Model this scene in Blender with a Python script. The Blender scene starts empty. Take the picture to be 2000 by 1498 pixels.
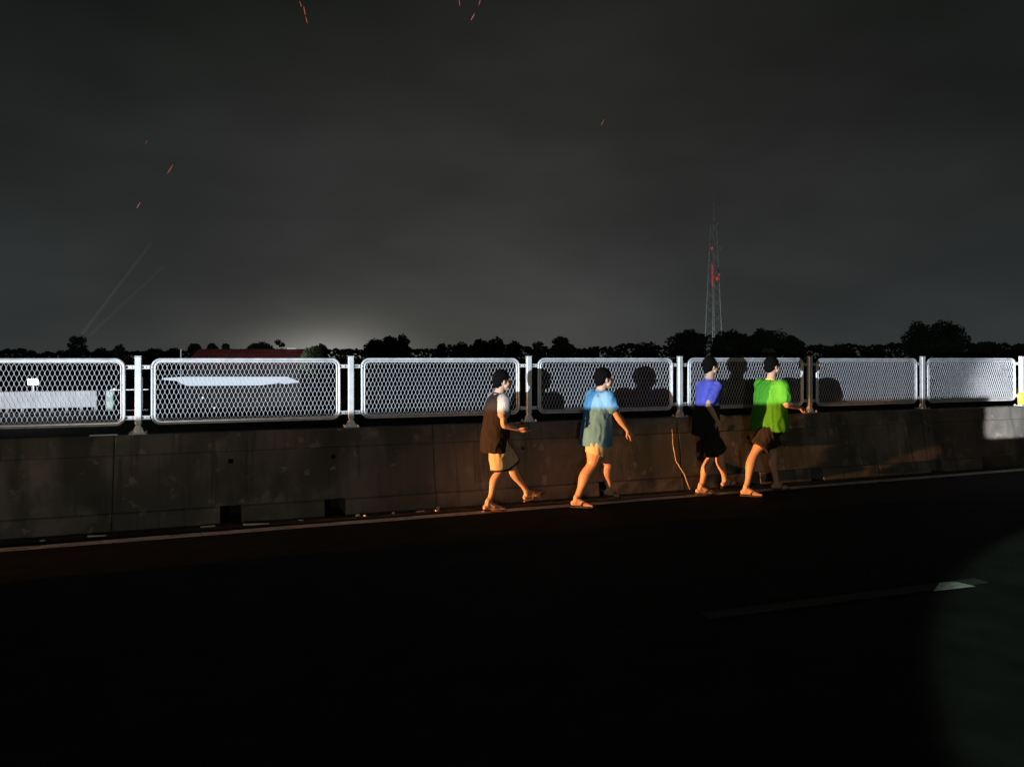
import bpy, bmesh, math, random
from mathutils import Vector, Matrix, noise
R = math.radians
rnd = random.Random(11)
S = bpy.context.scene
C = S.collection

# ------------------------------------------------------------------ camera
YAW = R(69.8)                      # heading measured from the barrier direction (+x)
EYE = 1.75
cam = bpy.data.cameras.new('camera'); co = bpy.data.objects.new('camera', cam); C.objects.link(co)
cam.sensor_width = 36; cam.lens = 26.1; cam.clip_start = .05; cam.clip_end = 6000
co.location = (0, 0, EYE)
co.rotation_euler = (R(90), 0, YAW - R(90)); cam.shift_y = -51 / 2000
S.camera = co
S.view_settings.view_transform = 'Standard'; S.view_settings.look = 'None'
S.view_settings.exposure = 0; S.view_settings.gamma = 1
S.view_settings.use_curve_mapping = False

def at(px, d, z=None, py=None):
    """world point seen at photo column px, d metres deep; z or the photo row gives the height"""
    a = (px - 1000) / 1450 * d
    if z is None: z = EYE - (py - 698) / 1450 * d
    return Vector((.9385 * a + .3453 * d, .9385 * d - .3453 * a, z))

# ------------------------------------------------------------------ night sky
W = bpy.data.worlds.new('World'); S.world = W; W.use_nodes = True
nt = W.node_tree; N = nt.nodes; L = nt.links
for n in list(N): N.remove(n)
def nd(t, **k):
    n = N.new(t)
    for a, b in k.items(): setattr(n, a, b)
    return n
def mth(op, a, b=None, c=None):
    n = nd('ShaderNodeMath', operation=op)
    for i, v in enumerate((a, b, c)):
        if v is None: continue
        if isinstance(v, (int, float)): n.inputs[i].default_value = v
        else: L.new(v, n.inputs[i])
    return n.outputs[0]
tc = nd('ShaderNodeTexCoord'); sp = nd('ShaderNodeSeparateXYZ'); L.new(tc.outputs['Generated'], sp.inputs[0])
ramp = nd('ShaderNodeValToRGB'); L.new(sp.outputs['Z'], ramp.inputs[0])
cr = ramp.color_ramp
cr.elements[0].position = 0.0; cr.elements[0].color = (.027, .031, .032, 1)
cr.elements[1].position = 1.0; cr.elements[1].color = (.006, .007, .0065, 1)
for p, c in ((.06, (.023, .027, .028)), (.18, (.0160, .0185, .0190)), (.32, (.0095, .0115, .0110)), (.46, (.0040, .0060, .0050))):
    e = cr.elements.new(p); e.color = (*c, 1)
def lobe(px, py, sa, se):
    """gaussian town glow about a compass direction on the horizon: 0..1"""
    v = (at(px, 100, py=py) - Vector((0, 0, EYE))).normalized()
    side = Vector((v.y, -v.x, 0)).normalized()
    dt = nd('ShaderNodeVectorMath', operation='DOT_PRODUCT'); L.new(tc.outputs['Generated'], dt.inputs[0]); dt.inputs[1].default_value = side
    fw = nd('ShaderNodeVectorMath', operation='DOT_PRODUCT'); L.new(tc.outputs['Generated'], fw.inputs[0]); fw.inputs[1].default_value = v
    az = mth('POWER', mth('ABSOLUTE', mth('DIVIDE', dt.outputs['Value'], sa)), 2)
    el = mth('POWER', mth('ABSOLUTE', mth('DIVIDE', mth('SUBTRACT', sp.outputs['Z'], v.z), se)), 1.6)
    g = mth('POWER', 2.718, mth('MULTIPLY', mth('ADD', az, el), -1))
    return mth('MULTIPLY', g, mth('GREATER_THAN', fw.outputs['Value'], 0))
def addc(base, fac, col):
    m = nd('ShaderNodeMix', data_type='RGBA', blend_type='ADD'); m.inputs[0].default_value = 1
    s = nd('ShaderNodeVectorMath', operation='SCALE'); s.inputs[0].default_value = col; L.new(fac, s.inputs['Scale'])
    L.new(base, m.inputs[6]); L.new(s.outputs[0], m.inputs[7]); return m.outputs[2]
col = addc(ramp.outputs[0], lobe(645, 692, .082, .027), (.21, .20, .178))
col = addc(col, lobe(760, 690, .30, .12), (.034, .031, .025))
col = addc(col, lobe(1080, 380, .46, .30), (.0165, .0145, .0130))
nz = nd('ShaderNodeTexNoise'); nz.inputs['Scale'].default_value = 2.6; nz.inputs['Detail'].default_value = 3
mp = nd('ShaderNodeMapping'); mp.inputs['Scale'].default_value = (1, 1, 2.4); L.new(tc.outputs['Generated'], mp.inputs[0]); L.new(mp.outputs[0], nz.inputs[0])
mr = nd('ShaderNodeMapRange'); mr.inputs[1].default_value = .3; mr.inputs[2].default_value = .7; mr.inputs[3].default_value = .70; mr.inputs[4].default_value = 1.22
L.new(nz.outputs[0], mr.inputs[0])
sc = nd('ShaderNodeVectorMath', operation='SCALE'); L.new(col, sc.inputs[0]); L.new(mr.outputs[0], sc.inputs['Scale'])
bg = nd('ShaderNodeBackground'); L.new(sc.outputs[0], bg.inputs[0]); bg.inputs[1].default_value = 1
wo = nd('ShaderNodeOutputWorld'); L.new(bg.outputs[0], wo.inputs[0])

# ------------------------------------------------------------------ lamps
def spot(name, loc, aim, watts, color, angle, blend, size):
    l = bpy.data.lights.new(name, 'SPOT'); l.energy = watts; l.color = color
    l.spot_size = R(angle); l.spot_blend = blend; l.shadow_soft_size = size
    o = bpy.data.objects.new(name, l); C.objects.link(o); o.location = loc
    o.rotation_euler = (Vector(aim) - Vector(loc)).to_track_quat('-Z', 'Y').to_euler()
    return o
COOL = Vector((-8, -1, 1.65))
spot('cool_main_light', COOL, (15, 8.0, 2.0), 18500, (.80, .90, 1), 93, 1, .004)  # unseen lamp added on the left for the cool light on the panels
spot('cool_far_light', COOL, (14.3, 8.5, 1.0), 62000, (.93, .96, 1), 8.4, .4, .004)  # added narrow spot that brightens the far end of the barrier
spot('cool_side_light', COOL, (-5.6, 25.6, .5), 24000, (.86, .93, 1), 14, .3, .004)  # added spot that lights the far parapet, no source seen
spot('amber_beam', (-26, 6.6, .11), (5.4, 7.66, .50), 122000, (1, .40, .13), 3.8, .35, .05)
spot('amber_spill', (-26, 7.7, .97), (4, 8.45, 1.36), 12000, (1, .47, .19), 5.0, .8, .08)  # added second amber spot for the post feet, no source seen
spot('barrier_fill', (-3, -9, .9), (2.6, 8.4, .8), 1000, (1, .93, .79), 82, .9, .15)  # added fill for the barrier face, no car stands behind it
spot('road_pool_light', (10.55, -4.6, 10), (10.55, -4.59, 0), 2600, (.66, .95, .74), 92.2, .02, .06)  # unseen lamp added to throw the pool of light on the road

spot('tower_floodlight', at(1380, 128, z=-5), at(1397, 150, z=14), 9000, (.88, 1, .95), 55, .6, .1)
spot('station_light', at(500, 98, z=-.3), at(500, 122, z=2.5), 5500, (1, .95, .90), 80, .6, .1)

# ------------------------------------------------------------------ materials
def mat(name, col, rough=.8, metal=0, emit=None, es=0, spec=.5):
    m = bpy.data.materials.new(name); m.use_nodes = True
    b = m.node_tree.nodes['Principled BSDF']
    b.inputs['Base Color'].default_value = (*col, 1); b.inputs['Roughness'].default_value = rough
    b.inputs['Metallic'].default_value = metal; b.inputs['Specular IOR Level'].default_value = spec
    if emit: b.inputs['Emission Color'].default_value = (*emit, 1); b.inputs['Emission Strength'].default_value = es
    return m
def noisy(m, c1, c2, scale, lo=.35, hi=.65, stretch=(1, 1, 1), bump=0, bscale=60, detail=6, layers=()):
    n = m.node_tree.nodes; l = m.node_tree.links; b = n['Principled BSDF']
    t = n.new('ShaderNodeTexCoord')
    def layer(sc_, st, lo_, hi_):
        mp = n.new('ShaderNodeMapping'); mp.inputs['Scale'].default_value = st; l.new(t.outputs['Object'], mp.inputs[0])
        z = n.new('ShaderNodeTexNoise'); z.inputs['Scale'].default_value = sc_; z.inputs['Detail'].default_value = detail; l.new(mp.outputs[0], z.inputs[0])
        r = n.new('ShaderNodeMapRange'); r.inputs[1].default_value = lo_; r.inputs[2].default_value = hi_; l.new(z.outputs[0], r.inputs[0])
        return r.outputs[0]
    mx = n.new('ShaderNodeMix'); mx.data_type = 'RGBA'; mx.inputs[6].default_value = (*c1, 1); mx.inputs[7].default_value = (*c2, 1)
    l.new(layer(scale, stretch, lo, hi), mx.inputs[0]); out = mx.outputs[2]
    for (s2, st2, lo2, hi2, c, amt) in layers:
        m2 = n.new('ShaderNodeMix'); m2.data_type = 'RGBA'; m2.inputs[7].default_value = (*c, 1)
        mu = n.new('ShaderNodeMath'); mu.operation = 'MULTIPLY'; mu.inputs[1].default_value = amt
        l.new(layer(s2, st2, lo2, hi2), mu.inputs[0]); l.new(mu.outputs[0], m2.inputs[0]); l.new(out, m2.inputs[6]); out = m2.outputs[2]
    l.new(out, b.inputs['Base Color'])
    if bump:
        z = n.new('ShaderNodeTexNoise'); z.inputs['Scale'].default_value = bscale; z.inputs['Detail'].default_value = 8; l.new(t.outputs['Object'], z.inputs[0])
        bp = n.new('ShaderNodeBump'); bp.inputs['Strength'].default_value = bump; bp.inputs['Distance'].default_value = .01
        l.new(z.outputs[0], bp.inputs['Height']); l.new(bp.outputs[0], b.inputs['Normal'])
    return m
M = {}
M['concrete'] = noisy(mat('concrete', (.2, .18, .15), .92), (.085, .080, .070), (.165, .150, .128), 1.3, lo=.42, hi=.60, bump=.07, bscale=30,
    layers=((.9, (2.0, 1, .45), .50, .60, (.045, .044, .034), .75), (3.1, (1, 1, .8), .58, .66, (.26, .230, .185), .55), (7, (1, 1, 1), .62, .68, (.33, .29, .22), .50),
            (6, (3, 1, .10), .55, .66, (.055, .050, .042), .7), (.8, (1, 1, 1), .50, .60, (.16, .108, .100), .5), (1.6, (1, 1, 1.4), .55, .62, (.075, .080, .050), .6)))
M['edge_concrete'] = noisy(mat('edge_concrete', (.3, .3, .3), .9), (.30, .30, .29), (.44, .43, .42), 3, bump=.3, layers=((6, (3, 1, .2), .5, .7, (.2, .19, .18), .6),))
M['parapet'] = noisy(mat('parapet_paint', (.7, .7, .7), .8), (.62, .61, .62), (.80, .80, .82), 2, bump=.1, layers=((4, (4, 1, .15), .52, .7, (.40, .38, .38), .5),))
M['asphalt'] = noisy(mat('asphalt', (.03, .03, .03), .95, spec=.15), (.010, .010, .0095), (.021, .0205, .019), 3, bump=.05, bscale=140, layers=((.5, (1, 4, 1), .5, .7, (.012, .012, .012), .6),))
M['pocket_shade'] = noisy(mat('dark_pocket_back', (.01, .01, .01), 1), (.006, .006, .005), (.014, .012, .009), 9)  # dark colour standing for shade at the back of the barrier pockets
M['verge'] = noisy(mat('gutter_dirt', (.05, .045, .03), 1), (.020, .020, .012), (.055, .046, .032), 7, bump=1, bscale=60)
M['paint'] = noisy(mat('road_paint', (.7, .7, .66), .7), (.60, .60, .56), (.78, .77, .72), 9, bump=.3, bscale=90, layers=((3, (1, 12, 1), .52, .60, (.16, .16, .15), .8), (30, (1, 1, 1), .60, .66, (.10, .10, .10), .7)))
M['dim_dash_paint'] = noisy(mat('dim_dash_paint', (.06, .06, .05), .9), (.028, .034, .026), (.060, .066, .050), 12)  # lane paint darkened to stand for the weak light on the dashes
M['galv'] = noisy(mat('galvanised_steel', (.6, .6, .62), .36, .85), (.52, .54, .57), (.72, .74, .77), 14, bump=.05, bscale=50)
M['galv_dull'] = noisy(mat('dull_galvanised_steel', (.6, .6, .62), .5, .35), (.56, .57, .58), (.74, .75, .76), 10, bump=.08, bscale=40, layers=((7, (1, 1, .3), .58, .7, (.36, .33, .28), .5),))
M['mesh'] = mat('expanded_steel', (.60, .61, .64), .5, .2)
M['yellow'] = mat('yellow_tape', (.85, .62, .03), .5)
M['dirt_ground'] = noisy(mat('dark_ground', (.03, .03, .02), 1), (.02, .024, .014), (.05, .05, .035), .05)
M['leaf'] = noisy(mat('leaves', (.04, .06, .03), .9), (.045, .070, .035), (.090, .120, .062), .35)
M['leaf_lit'] = noisy(mat('lit_leaves', (.1, .14, .07), .9), (.10, .15, .07), (.17, .22, .12), .35)  # brighter copy of the leaves for the trees that catch light
M['bark'] = noisy(mat('bark', (.08, .06, .05), 1), (.05, .04, .03), (.10, .08, .06), 3)
M['red_roof'] = noisy(mat('red_metal_roof', (.3, .06, .06), .7), (.27, .060, .060), (.34, .085, .080), .5)
M['bld'] = noisy(mat('grey_wall', (.25, .25, .24), .9), (.05, .05, .05), (.08, .08, .075), .6)
M['white_trim'] = mat('white_trim', (.8, .8, .8), .6, emit=(.7, .8, .9), es=.25)  # emission makes the trim glow in place of light falling on it
M['fascia'] = mat('lit_fascia', (.7, .75, .8), .5, emit=(.62, .72, .84), es=.95)
M['lens'] = mat('lamp_lens', (1, 1, 1), .3, emit=(.93, .97, 1), es=45)
M['faint_lamp'] = mat('far_lamp', (1, 1, 1), .3, emit=(.7, .85, 1), es=1.6)
M['red_lamp'] = mat('red_lamp', (.8, .05, .03), .4, emit=(1, .06, .04), es=.36)
M['ember'] = mat('ember', (.8, .2, .1), .5, emit=(1, .20, .14), es=.42)
M['ember_pale'] = mat('pale_ember', (.8, .2, .1), .5, emit=(1, .36, .32), es=.42)
M['tower'] = mat('tower_steel', (.55, .57, .56), .6)
M['black'] = mat('black_paint', (.02, .02, .02), .5)
M['green_board'] = noisy(mat('green_board', (.3, .55, .45), .6), (.25, .52, .42), (.55, .72, .62), 8)
M['board_white'] = mat('board_print', (.8, .85, .8), .6)
M['stick'] = mat('pale_wood', (.50, .36, .22), .8)
M['scrap'] = mat('pale_plastic', (.75, .75, .72), .5)
M['skin'] = noisy(mat('skin', (.5, .3, .2), .55), (.46, .27, .175), (.54, .335, .225), 9)
M['hair'] = mat('black_hair', (.006, .005, .005), 1, spec=0)
M['eye'] = mat('dark_eye', (.03, .02, .02), .3)
M['sandal'] = mat('dark_rubber', (.05, .04, .035), .8)
M['sandal2'] = mat('brown_rubber', (.20, .10, .05), .8)
def cloth(name, a, b=None): return noisy(mat(name, a, .95, spec=.2), a, b or tuple(x * .8 for x in a), 6, bump=.25, bscale=220)
M['brown_shirt'] = cloth('dark_brown_cloth', (.020, .0155, .0145))
M['pale_sleeve'] = cloth('pale_grey_cloth', (.34, .32, .31))
M['cream'] = cloth('cream_cloth', (.60, .50, .33), (.50, .42, .27))
M['beige'] = cloth('beige_cloth', (.50, .42, .27), (.42, .35, .22))
M['dark_hem'] = cloth('dark_trim_cloth', (.03, .03, .035))
M['sky_shirt'] = cloth('sky_blue_cloth', (.10, .27, .46), (.08, .23, .40))
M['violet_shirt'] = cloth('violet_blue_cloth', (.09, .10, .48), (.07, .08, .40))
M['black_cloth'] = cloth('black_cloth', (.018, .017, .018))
M['green_shirt'] = cloth('green_cloth', (.070, .32, .024), (.058, .27, .018))
M['lime_trim'] = cloth('lime_cloth', (.55, .62, .10))
M['grey_short'] = cloth('dark_grey_cloth', (.028, .024, .023))

# ------------------------------------------------------------------ mesh helpers
def tag(o, label=None, cat=None, group=None, kind=None):
    if label: o['label'] = label
    if cat: o['category'] = cat
    if group: o['group'] = group
    if kind: o['kind'] = kind
    return o
def empty(name, loc, label=None, cat=None, group=None, rz=0):
    o = bpy.data.objects.new(name, None); C.objects.link(o); o.location = loc; o.rotation_euler = (0, 0, rz)
    o.empty_display_size = .1
    return tag(o, label, cat, group)
def obj(name, me, m, parent=None, smooth=False, loc=None):
    if isinstance(me, bmesh.types.BMesh):
        bm = me; me = bpy.data.meshes.new(name); bm.to_mesh(me); bm.free()
    if m is not None and not me.materials: me.materials.append(m)
    if smooth: me.polygons.foreach_set('use_smooth', [True] * len(me.polygons))
    o = bpy.data.objects.new(name, me); C.objects.link(o)
    if parent: o.parent = parent
    if loc is not None: o.location = loc
    return o
def copy_tree(o, parent=None):
    c = o.copy(); C.objects.link(c); c.parent = parent
    for ch in [x for x in o.children]: copy_tree(ch, c)
    return c
def box(bm, c, s, bev=0, rz=0):
    r = bmesh.ops.create_cube(bm, size=1); v = r['verts']
    bmesh.ops.scale(bm, vec=s, verts=v)
    if bev:
        e = list({e for q in v for e in q.link_edges})
        v = bmesh.ops.bevel(bm, geom=e, offset=bev, segments=1, affect='EDGES')['verts']
    if rz: bmesh.ops.rotate(bm, verts=v, cent=(0, 0, 0), matrix=Matrix.Rotation(rz, 3, 'Z'))
    bmesh.ops.translate(bm, vec=c, verts=v)
def tube(bm, pts, rad, n=8, closed=False, cap=True):
    pts = [Vector(p) for p in pts]; k = len(pts)
    if not isinstance(rad, (list, tuple)): rad = [rad] * k
    rings = []; up = None
    for i, p in enumerate(pts):
        if closed: t = pts[(i + 1) % k] - pts[i - 1]
        else: t = pts[min(i + 1, k - 1)] - pts[max(i - 1, 0)]
        t.normalize()
        if up is None: up = t.orthogonal()
        up = (up - t * up.dot(t)).normalized(); s = t.cross(up)
        rings.append([bm.verts.new(p + (up * math.cos(2 * math.pi * j / n) + s * math.sin(2 * math.pi * j / n)) * rad[i]) for j in range(n)])
    for i in range(k if closed else k - 1):
        a, b = rings[i], rings[(i + 1) % k]
        for j in range(n): bm.faces.new((a[j], a[(j + 1) % n], b[(j + 1) % n], b[j]))
    if cap and not closed:
        bm.faces.new(rings[0][::-1]); bm.faces.new(rings[-1])
def sheet(name, x0, x1, y0, y1, z, m, nx=1, ny=1):
    bm = bmesh.new()
    bm_v = [[bm.verts.new((x0 + (x1 - x0) * i / nx, y0 + (y1 - y0) * j / ny, z)) for j in range(ny + 1)] for i in range(nx + 1)]
    for i in range(nx):
        for j in range(ny): bm.faces.new((bm_v[i][j], bm_v[i + 1][j], bm_v[i + 1][j + 1], bm_v[i][j + 1]))
    return obj(name, bm, m)
def quad_strip(pts_a, pts_b):
    bm = bmesh.new(); a = [bm.verts.new(p) for p in pts_a]; b = [bm.verts.new(p) for p in pts_b]
    for i in range(len(a) - 1): bm.faces.new((a[i], a[i + 1], b[i + 1], b[i]))
    return bm

# ------------------------------------------------------------------ ground, roads, markings
g = sheet('ground', -3000, 3000, 27, 4500, -6.0, M['dirt_ground']); tag(g, kind='structure')
g = sheet('ground', -3000, 3000, -4500, 27, -6.004, M['dirt_ground']); tag(g, kind='structure')
def deck(name, y0, y1):
    bm = bmesh.new(); box(bm, (150, (y0 + y1) / 2, -.5), (500, y1 - y0, 1.0)); return tag(obj(name, bm, M['asphalt']), kind='structure')
deck('near_road', -16, 8.67); deck('far_road', 8.68, 26.6)
tag(sheet('road_verge', -40, 200, 8.13, 8.665, .004, M['verge'], 60, 1), kind='structure')
tag(sheet('road_verge', -40, 200, 8.685, 9.3, .004, M['verge']), kind='structure')
def line_y(x): return 7.90 + (x + 2.02) * .0135
def stripe(x0, x1, yf, w, z=.0085, parent=None):
    xs = [x0 + (x1 - x0) * i / 240 for i in range(241)]
    r = random.Random(5)
    a = [(x, yf(x) - w / 2 + r.uniform(-.004, .004), z) for x in xs]; b = [(x, yf(x) + w / 2 + r.uniform(-.004, .004), z) for x in xs]
    return obj('road_marking', quad_strip(a, b), M['paint'])
tag(stripe(-14, 60, line_y, .15), kind='structure')
for k in range(-2, 6):
    x0 = 2.95 + 9 * k
    o = stripe(x0, x0 + 2.5, lambda x: 4.25 - .03 * (x - 3), .13); o.data.materials[0] = M['dim_dash_paint']; tag(o, kind='structure')

bm = bmesh.new(); bm.faces.new([bm.verts.new(p) for p in ((4.85, 4.10, .0125), (5.26, 4.075, .0125), (5.21, 4.22, .0125), (5.08, 4.24, .0125))])  # bright wedge painted in for the lit bit of the lane dash
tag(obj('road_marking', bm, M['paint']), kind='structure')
# ------------------------------------------------------------------ concrete barrier segments
PROF = [(0.0, .300), (.165, .272), (.180, .238), (.735, .145), (.748, .126), (.925, .110), (.945, .092)]
def off(z):
    for (a, p), (b, q) in zip(PROF, PROF[1:]):
        if a <= z <= b: return p + (q - p) * (z - a) / (b - a)
    return PROF[-1][1]
def barrier(x0, x1, holes, seed):
    r = random.Random(seed); bm = bmesh.new(); g = .003
    X = sorted({x0 + g, x0 + g + .012, x1 - g, x1 - g - .012, *[x0 + (x1 - x0) * i / 24 for i in range(1, 24)], *[h[0] for h in holes], *[h[1] for h in holes]})
    Z = sorted({*[p[0] for p in PROF], .30, .45, *[h[2] for h in holes], *[h[3] for h in holes]})
    def y(x, z, s):
        o = off(z) + .004 * (noise.noise(Vector((x * 3, z * 5, seed * 7))))
        if z < .17 and s < 0: o += .007 * noise.noise(Vector((x * 6, z * 9, seed)))
        if x < x0 + g + .006 or x > x1 - g - .006: o -= .008
        return s * o
    def hole_at(xm, zm):
        for h in holes:
            if h[0] < xm < h[1] and h[2] < zm < h[3]: return h
    F = {}
    for s in (-1, 1):
        V = [[bm.verts.new((x, y(x, z, s), z)) for z in Z] for x in X]; F[s] = V
        for i in range(len(X) - 1):
            for j in range(len(Z) - 1):
                h = hole_at((X[i] + X[i + 1]) / 2, (Z[j] + Z[j + 1]) / 2) if s < 0 else None
                q = [V[i][j], V[i + 1][j], V[i + 1][j + 1], V[i][j + 1]]
                if not h: bm.faces.new(q if s < 0 else q[::-1])
    for h in holes:                                                   # recessed pockets: four reveals and a back
        i0, i1 = X.index(h[0]), X.index(h[1]); j0, j1 = Z.index(h[2]), Z.index(h[3]); V = F[-1]
        loop = [V[i][j0] for i in range(i0, i1 + 1)] + [V[i1][j] for j in range(j0 + 1, j1 + 1)] + [V[i][j1] for i in range(i1 - 1, i0 - 1, -1)] + [V[i0][j] for j in range(j1 - 1, j0, -1)]
        inn = [bm.verts.new(((v.co.x - (h[0] + h[1]) / 2) * .92 + (h[0] + h[1]) / 2, v.co.y + h[4], v.co.z)) for v in loop]
        n = len(loop)
        for a in range(n): bm.faces.new((loop[a], loop[(a + 1) % n], inn[(a + 1) % n], inn[a]))
        bm.faces.new(inn).material_index = 1                            # back of the pocket coloured dark for the shade inside
    A, B = F[-1], F[1]
    for i in range(len(X) - 1): bm.faces.new((A[i][-1], A[i + 1][-1], B[i + 1][-1], B[i][-1]))
    for i in (0, -1): bm.faces.new([A[i][j] for j in range(len(Z))] + [B[i][j] for j in range(len(Z) - 1, -1, -1)])
    bmesh.ops.recalc_face_normals(bm, faces=bm.faces)
    return bm
BL = ['stained concrete barrier at the left edge with a dark streaked end',
      'concrete barrier with two square drain notches and two sockets, left of the walkers',
      'concrete barrier behind the walkers in brown and sky blue shirts',
      'concrete barrier behind the walkers in violet and green shirts, thin stick at its left end',
      'concrete barrier right of the walkers, its far end brightly lit under the panels',
      'concrete barrier at the right edge, brightly lit past the joint']
for k in range(-1, 5):
    x0 = -1.20 + 3.35 * k; hs = []
    for q, dx in enumerate((1.12, 2.20)):
        w = .105 if not (k == 1 and q == 0) else .03
        w2 = w * (1 + .1 * math.sin(k * 3 + q))
        hs.append((x0 + dx - w2, x0 + dx + w2, 0.0, .180 if w > .05 else .09, .50))
        hs.append((x0 + dx - .026, x0 + dx + .024, .615, .662, .20))
    o = obj('concrete_barrier', barrier(x0, x0 + 3.35, hs, k + 3), M['concrete']); o.data.materials.append(M['pocket_shade']); o.location = (0, 8.67, 0.0)
    tag(o, BL[k + 1], 'barrier', 'concrete barriers in a row along the road')
for k in range(5, 22):
    o = obj('concrete_barrier', barrier(-1.20 + 3.35 * k, 2.15 + 3.35 * k, [], k), M['concrete']); o.location = (0, 8.67, 0)
    tag(o, 'plain concrete barrier beyond the right edge of the photo', 'barrier', 'concrete barriers in a row along the road')

# ------------------------------------------------------------------ posts and mesh panels
TOP = .945
def make_post():
    r = empty('fence_post', (0, 0, 0))
    bm = bmesh.new(); box(bm, (0, 0, .10 + .357), (.066, .060, .714), .007); obj('pole', bm, M['galv_dull'], r)
    bm = bmesh.new(); box(bm, (0, 0, .818), (.070, .064, .006), .002); obj('pole_cap', bm, M['galv_dull'], r)
    bm = bmesh.new(); box(bm, (0, 0, .05), (.050, .050, .10), .004); obj('pole_foot', bm, M['galv_dull'], r)
    bm = bmesh.new(); box(bm, (0, 0, .006), (.17, .15, .010), .002); obj('base_plate', bm, M['galv_dull'], r)
    for sx, sy in ((-1, -1), (1, -1), (-1, 1), (1, 1)):
        bm = bmesh.new(); vs = []
        for t in (-.003, .003):
            vs.append([bm.verts.new((sx * (x), sy * (.020) + t, z)) for x, z in ((.026, .012), (.056, .012), (.048, .040), (.033, .075), (.026, .075))])
        bm.faces.new(vs[0]); bm.faces.new(vs[1][::-1])
        for i in range(5): bm.faces.new((vs[0][i], vs[0][(i + 1) % 5], vs[1][(i + 1) % 5], vs[1][i]))
        obj('gusset', bm, M['galv_dull'], r)
        bm = bmesh.new(); tube(bm, [(sx * .070, sy * .058, .011), (sx * .070, sy * .058, .030)], .009, 6); obj('bolt', bm, M['galv'], r)
    for sx in (-1, 1):
        for z in (.172, .702):
            br = None
            bm = bmesh.new()
            for dz in (-.017, .017): box(bm, (sx * .078, 0, z + dz), (.090, .040, .007), .001)
            box(bm, (sx * .072, .008, z), (.070, .006, .030), .001)
            br = obj('bracket', bm, M['galv_dull'], r)
            bm = bmesh.new(); tube(bm, [(sx * .066, -.008, z), (sx * .066, .006, z)], .010, 6); obj('bolt', bm, M['galv'], br)
    return r
PW, PH0, PH1, RC = .985, 1.035, 1.742, .085       # half width, bottom, top, corner radius
def round_rect(hw, z0, z1, rc, n=7):
    p = []
    for cx, cz, a0 in ((hw - rc, z1 - rc, 0), (-hw + rc, z1 - rc, 90), (-hw + rc, z0 + rc, 180), (hw - rc, z0 + rc, 270)):
        for i in range(n + 1):
            a = R(a0 + 90 * i / n); p.append((cx + rc * math.cos(a), 0, cz + rc * math.sin(a)))
    return p
def make_panel():
    r = empty('mesh_panel', (0, 0, 0))
    bm = bmesh.new(); tube(bm, round_rect(PW - .013, PH0 + .013, PH1 - .013, RC), .0135, 10, closed=True); fo = obj('frame_tube', bm, M['galv_dull'], r, True)
    bm = bmesh.new(); tube(bm, round_rect(PW - .043, PH0 + .043, PH1 - .043, RC - .028), .0085, 8, closed=True); obj('inner_rim', bm, M['galv_dull'], r, True)
    bm = bmesh.new()
    a = round_rect(PW - .022, PH0 + .022, PH1 - .022, RC - .01); b = round_rect(PW - .040, PH0 + .040, PH1 - .040, RC - .026)
    for yy in (.004, .008):
        va = [bm.verts.new((x, yy, z)) for x, _, z in a]; vb = [bm.verts.new((x, yy, z)) for x, _, z in b]
        for i in range(len(a)):
            j = (i + 1) % len(a); bm.faces.new((va[i], va[j], vb[j], vb[i]))
    obj('frame_web', bm, M['galv'], r)
    # expanded steel infill
    w, h = .0442, .0515; hw = PW - .048; z0, z1 = PH0 + .048, PH1 - .048
    nx = int(2 * hw / w) + 1; nz = int((z1 - z0) / h) + 1
    V = []; Fc = []
    def ribbon(p, wd=.0031, dp=.0062, tilt=.15):
        base = len(V)
        for (x, z) in p:
            for dx, dy in ((-wd / 2, -dp / 2), (wd / 2, -dp / 2), (wd / 2, dp / 2), (-wd / 2, dp / 2)):
                V.append((x + dx + dy * tilt, dy, z + dy * .35))
        for i in range(len(p) - 1):
            for q in range(4):
                Fc.append((base + i * 4 + q, base + i * 4 + (q + 1) % 4, base + i * 4 + 4 + (q + 1) % 4, base + i * 4 + 4 + q))
    for j in range(nz):
        for i in range(-1, nx + 1):
            x = -hw + i * w + (j % 2) * w / 2; z = z1 - j * h
            if abs(x) > hw: continue
            if j: ribbon([(x, z + .012), (x, z - .012)], .0058, .0105)
            for s in (-1, 1):
                x2 = x + s * w / 2; z2 = z - h
                if abs(x2) > hw + .001 or z2 < z0 - .01: continue
                zt = z - .010 if j else z
                ribbon([(x + s * .0022, zt), (x + s * w * .12, zt - (zt - z2 - .010) * .26), (x + s * w * .38, zt - (zt - z2 - .010) * .74), (x2 - s * .0022, z2 + .010)])
    me = bpy.data.meshes.new('expanded_mesh'); me.from_pydata(V, [], Fc); me.update()
    obj('expanded_mesh', me, M['mesh'], r)
    return r
proto_post = make_post(); proto_panel = make_panel()
PL = ['steel fence post between the floodlit panel and the panel showing the white canopy',
      'steel fence post left of the man in the brown shirt',
      'steel fence post between the man in brown and the man in sky blue',
      'steel fence post left of the man in the violet shirt',
      'steel fence post right of the man in the green shirt with orange lit foot',
      'steel fence post between the two rightmost mesh panels',
      'steel fence post with yellow tape at its foot by the right edge']
ML = ['mesh panel cut by the left edge with the floodlight glaring through it',
      'mesh panel with the distant white canopy showing through it',
      'mesh panel behind the man in the brown shirt',
      'mesh panel behind the man in the sky blue shirt',
      'mesh panel behind the walkers in violet and green shirts',
      'mesh panel just right of the man in the green shirt',
      'rightmost mesh panel above the brightly lit stretch of barrier']
posts = []
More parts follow.
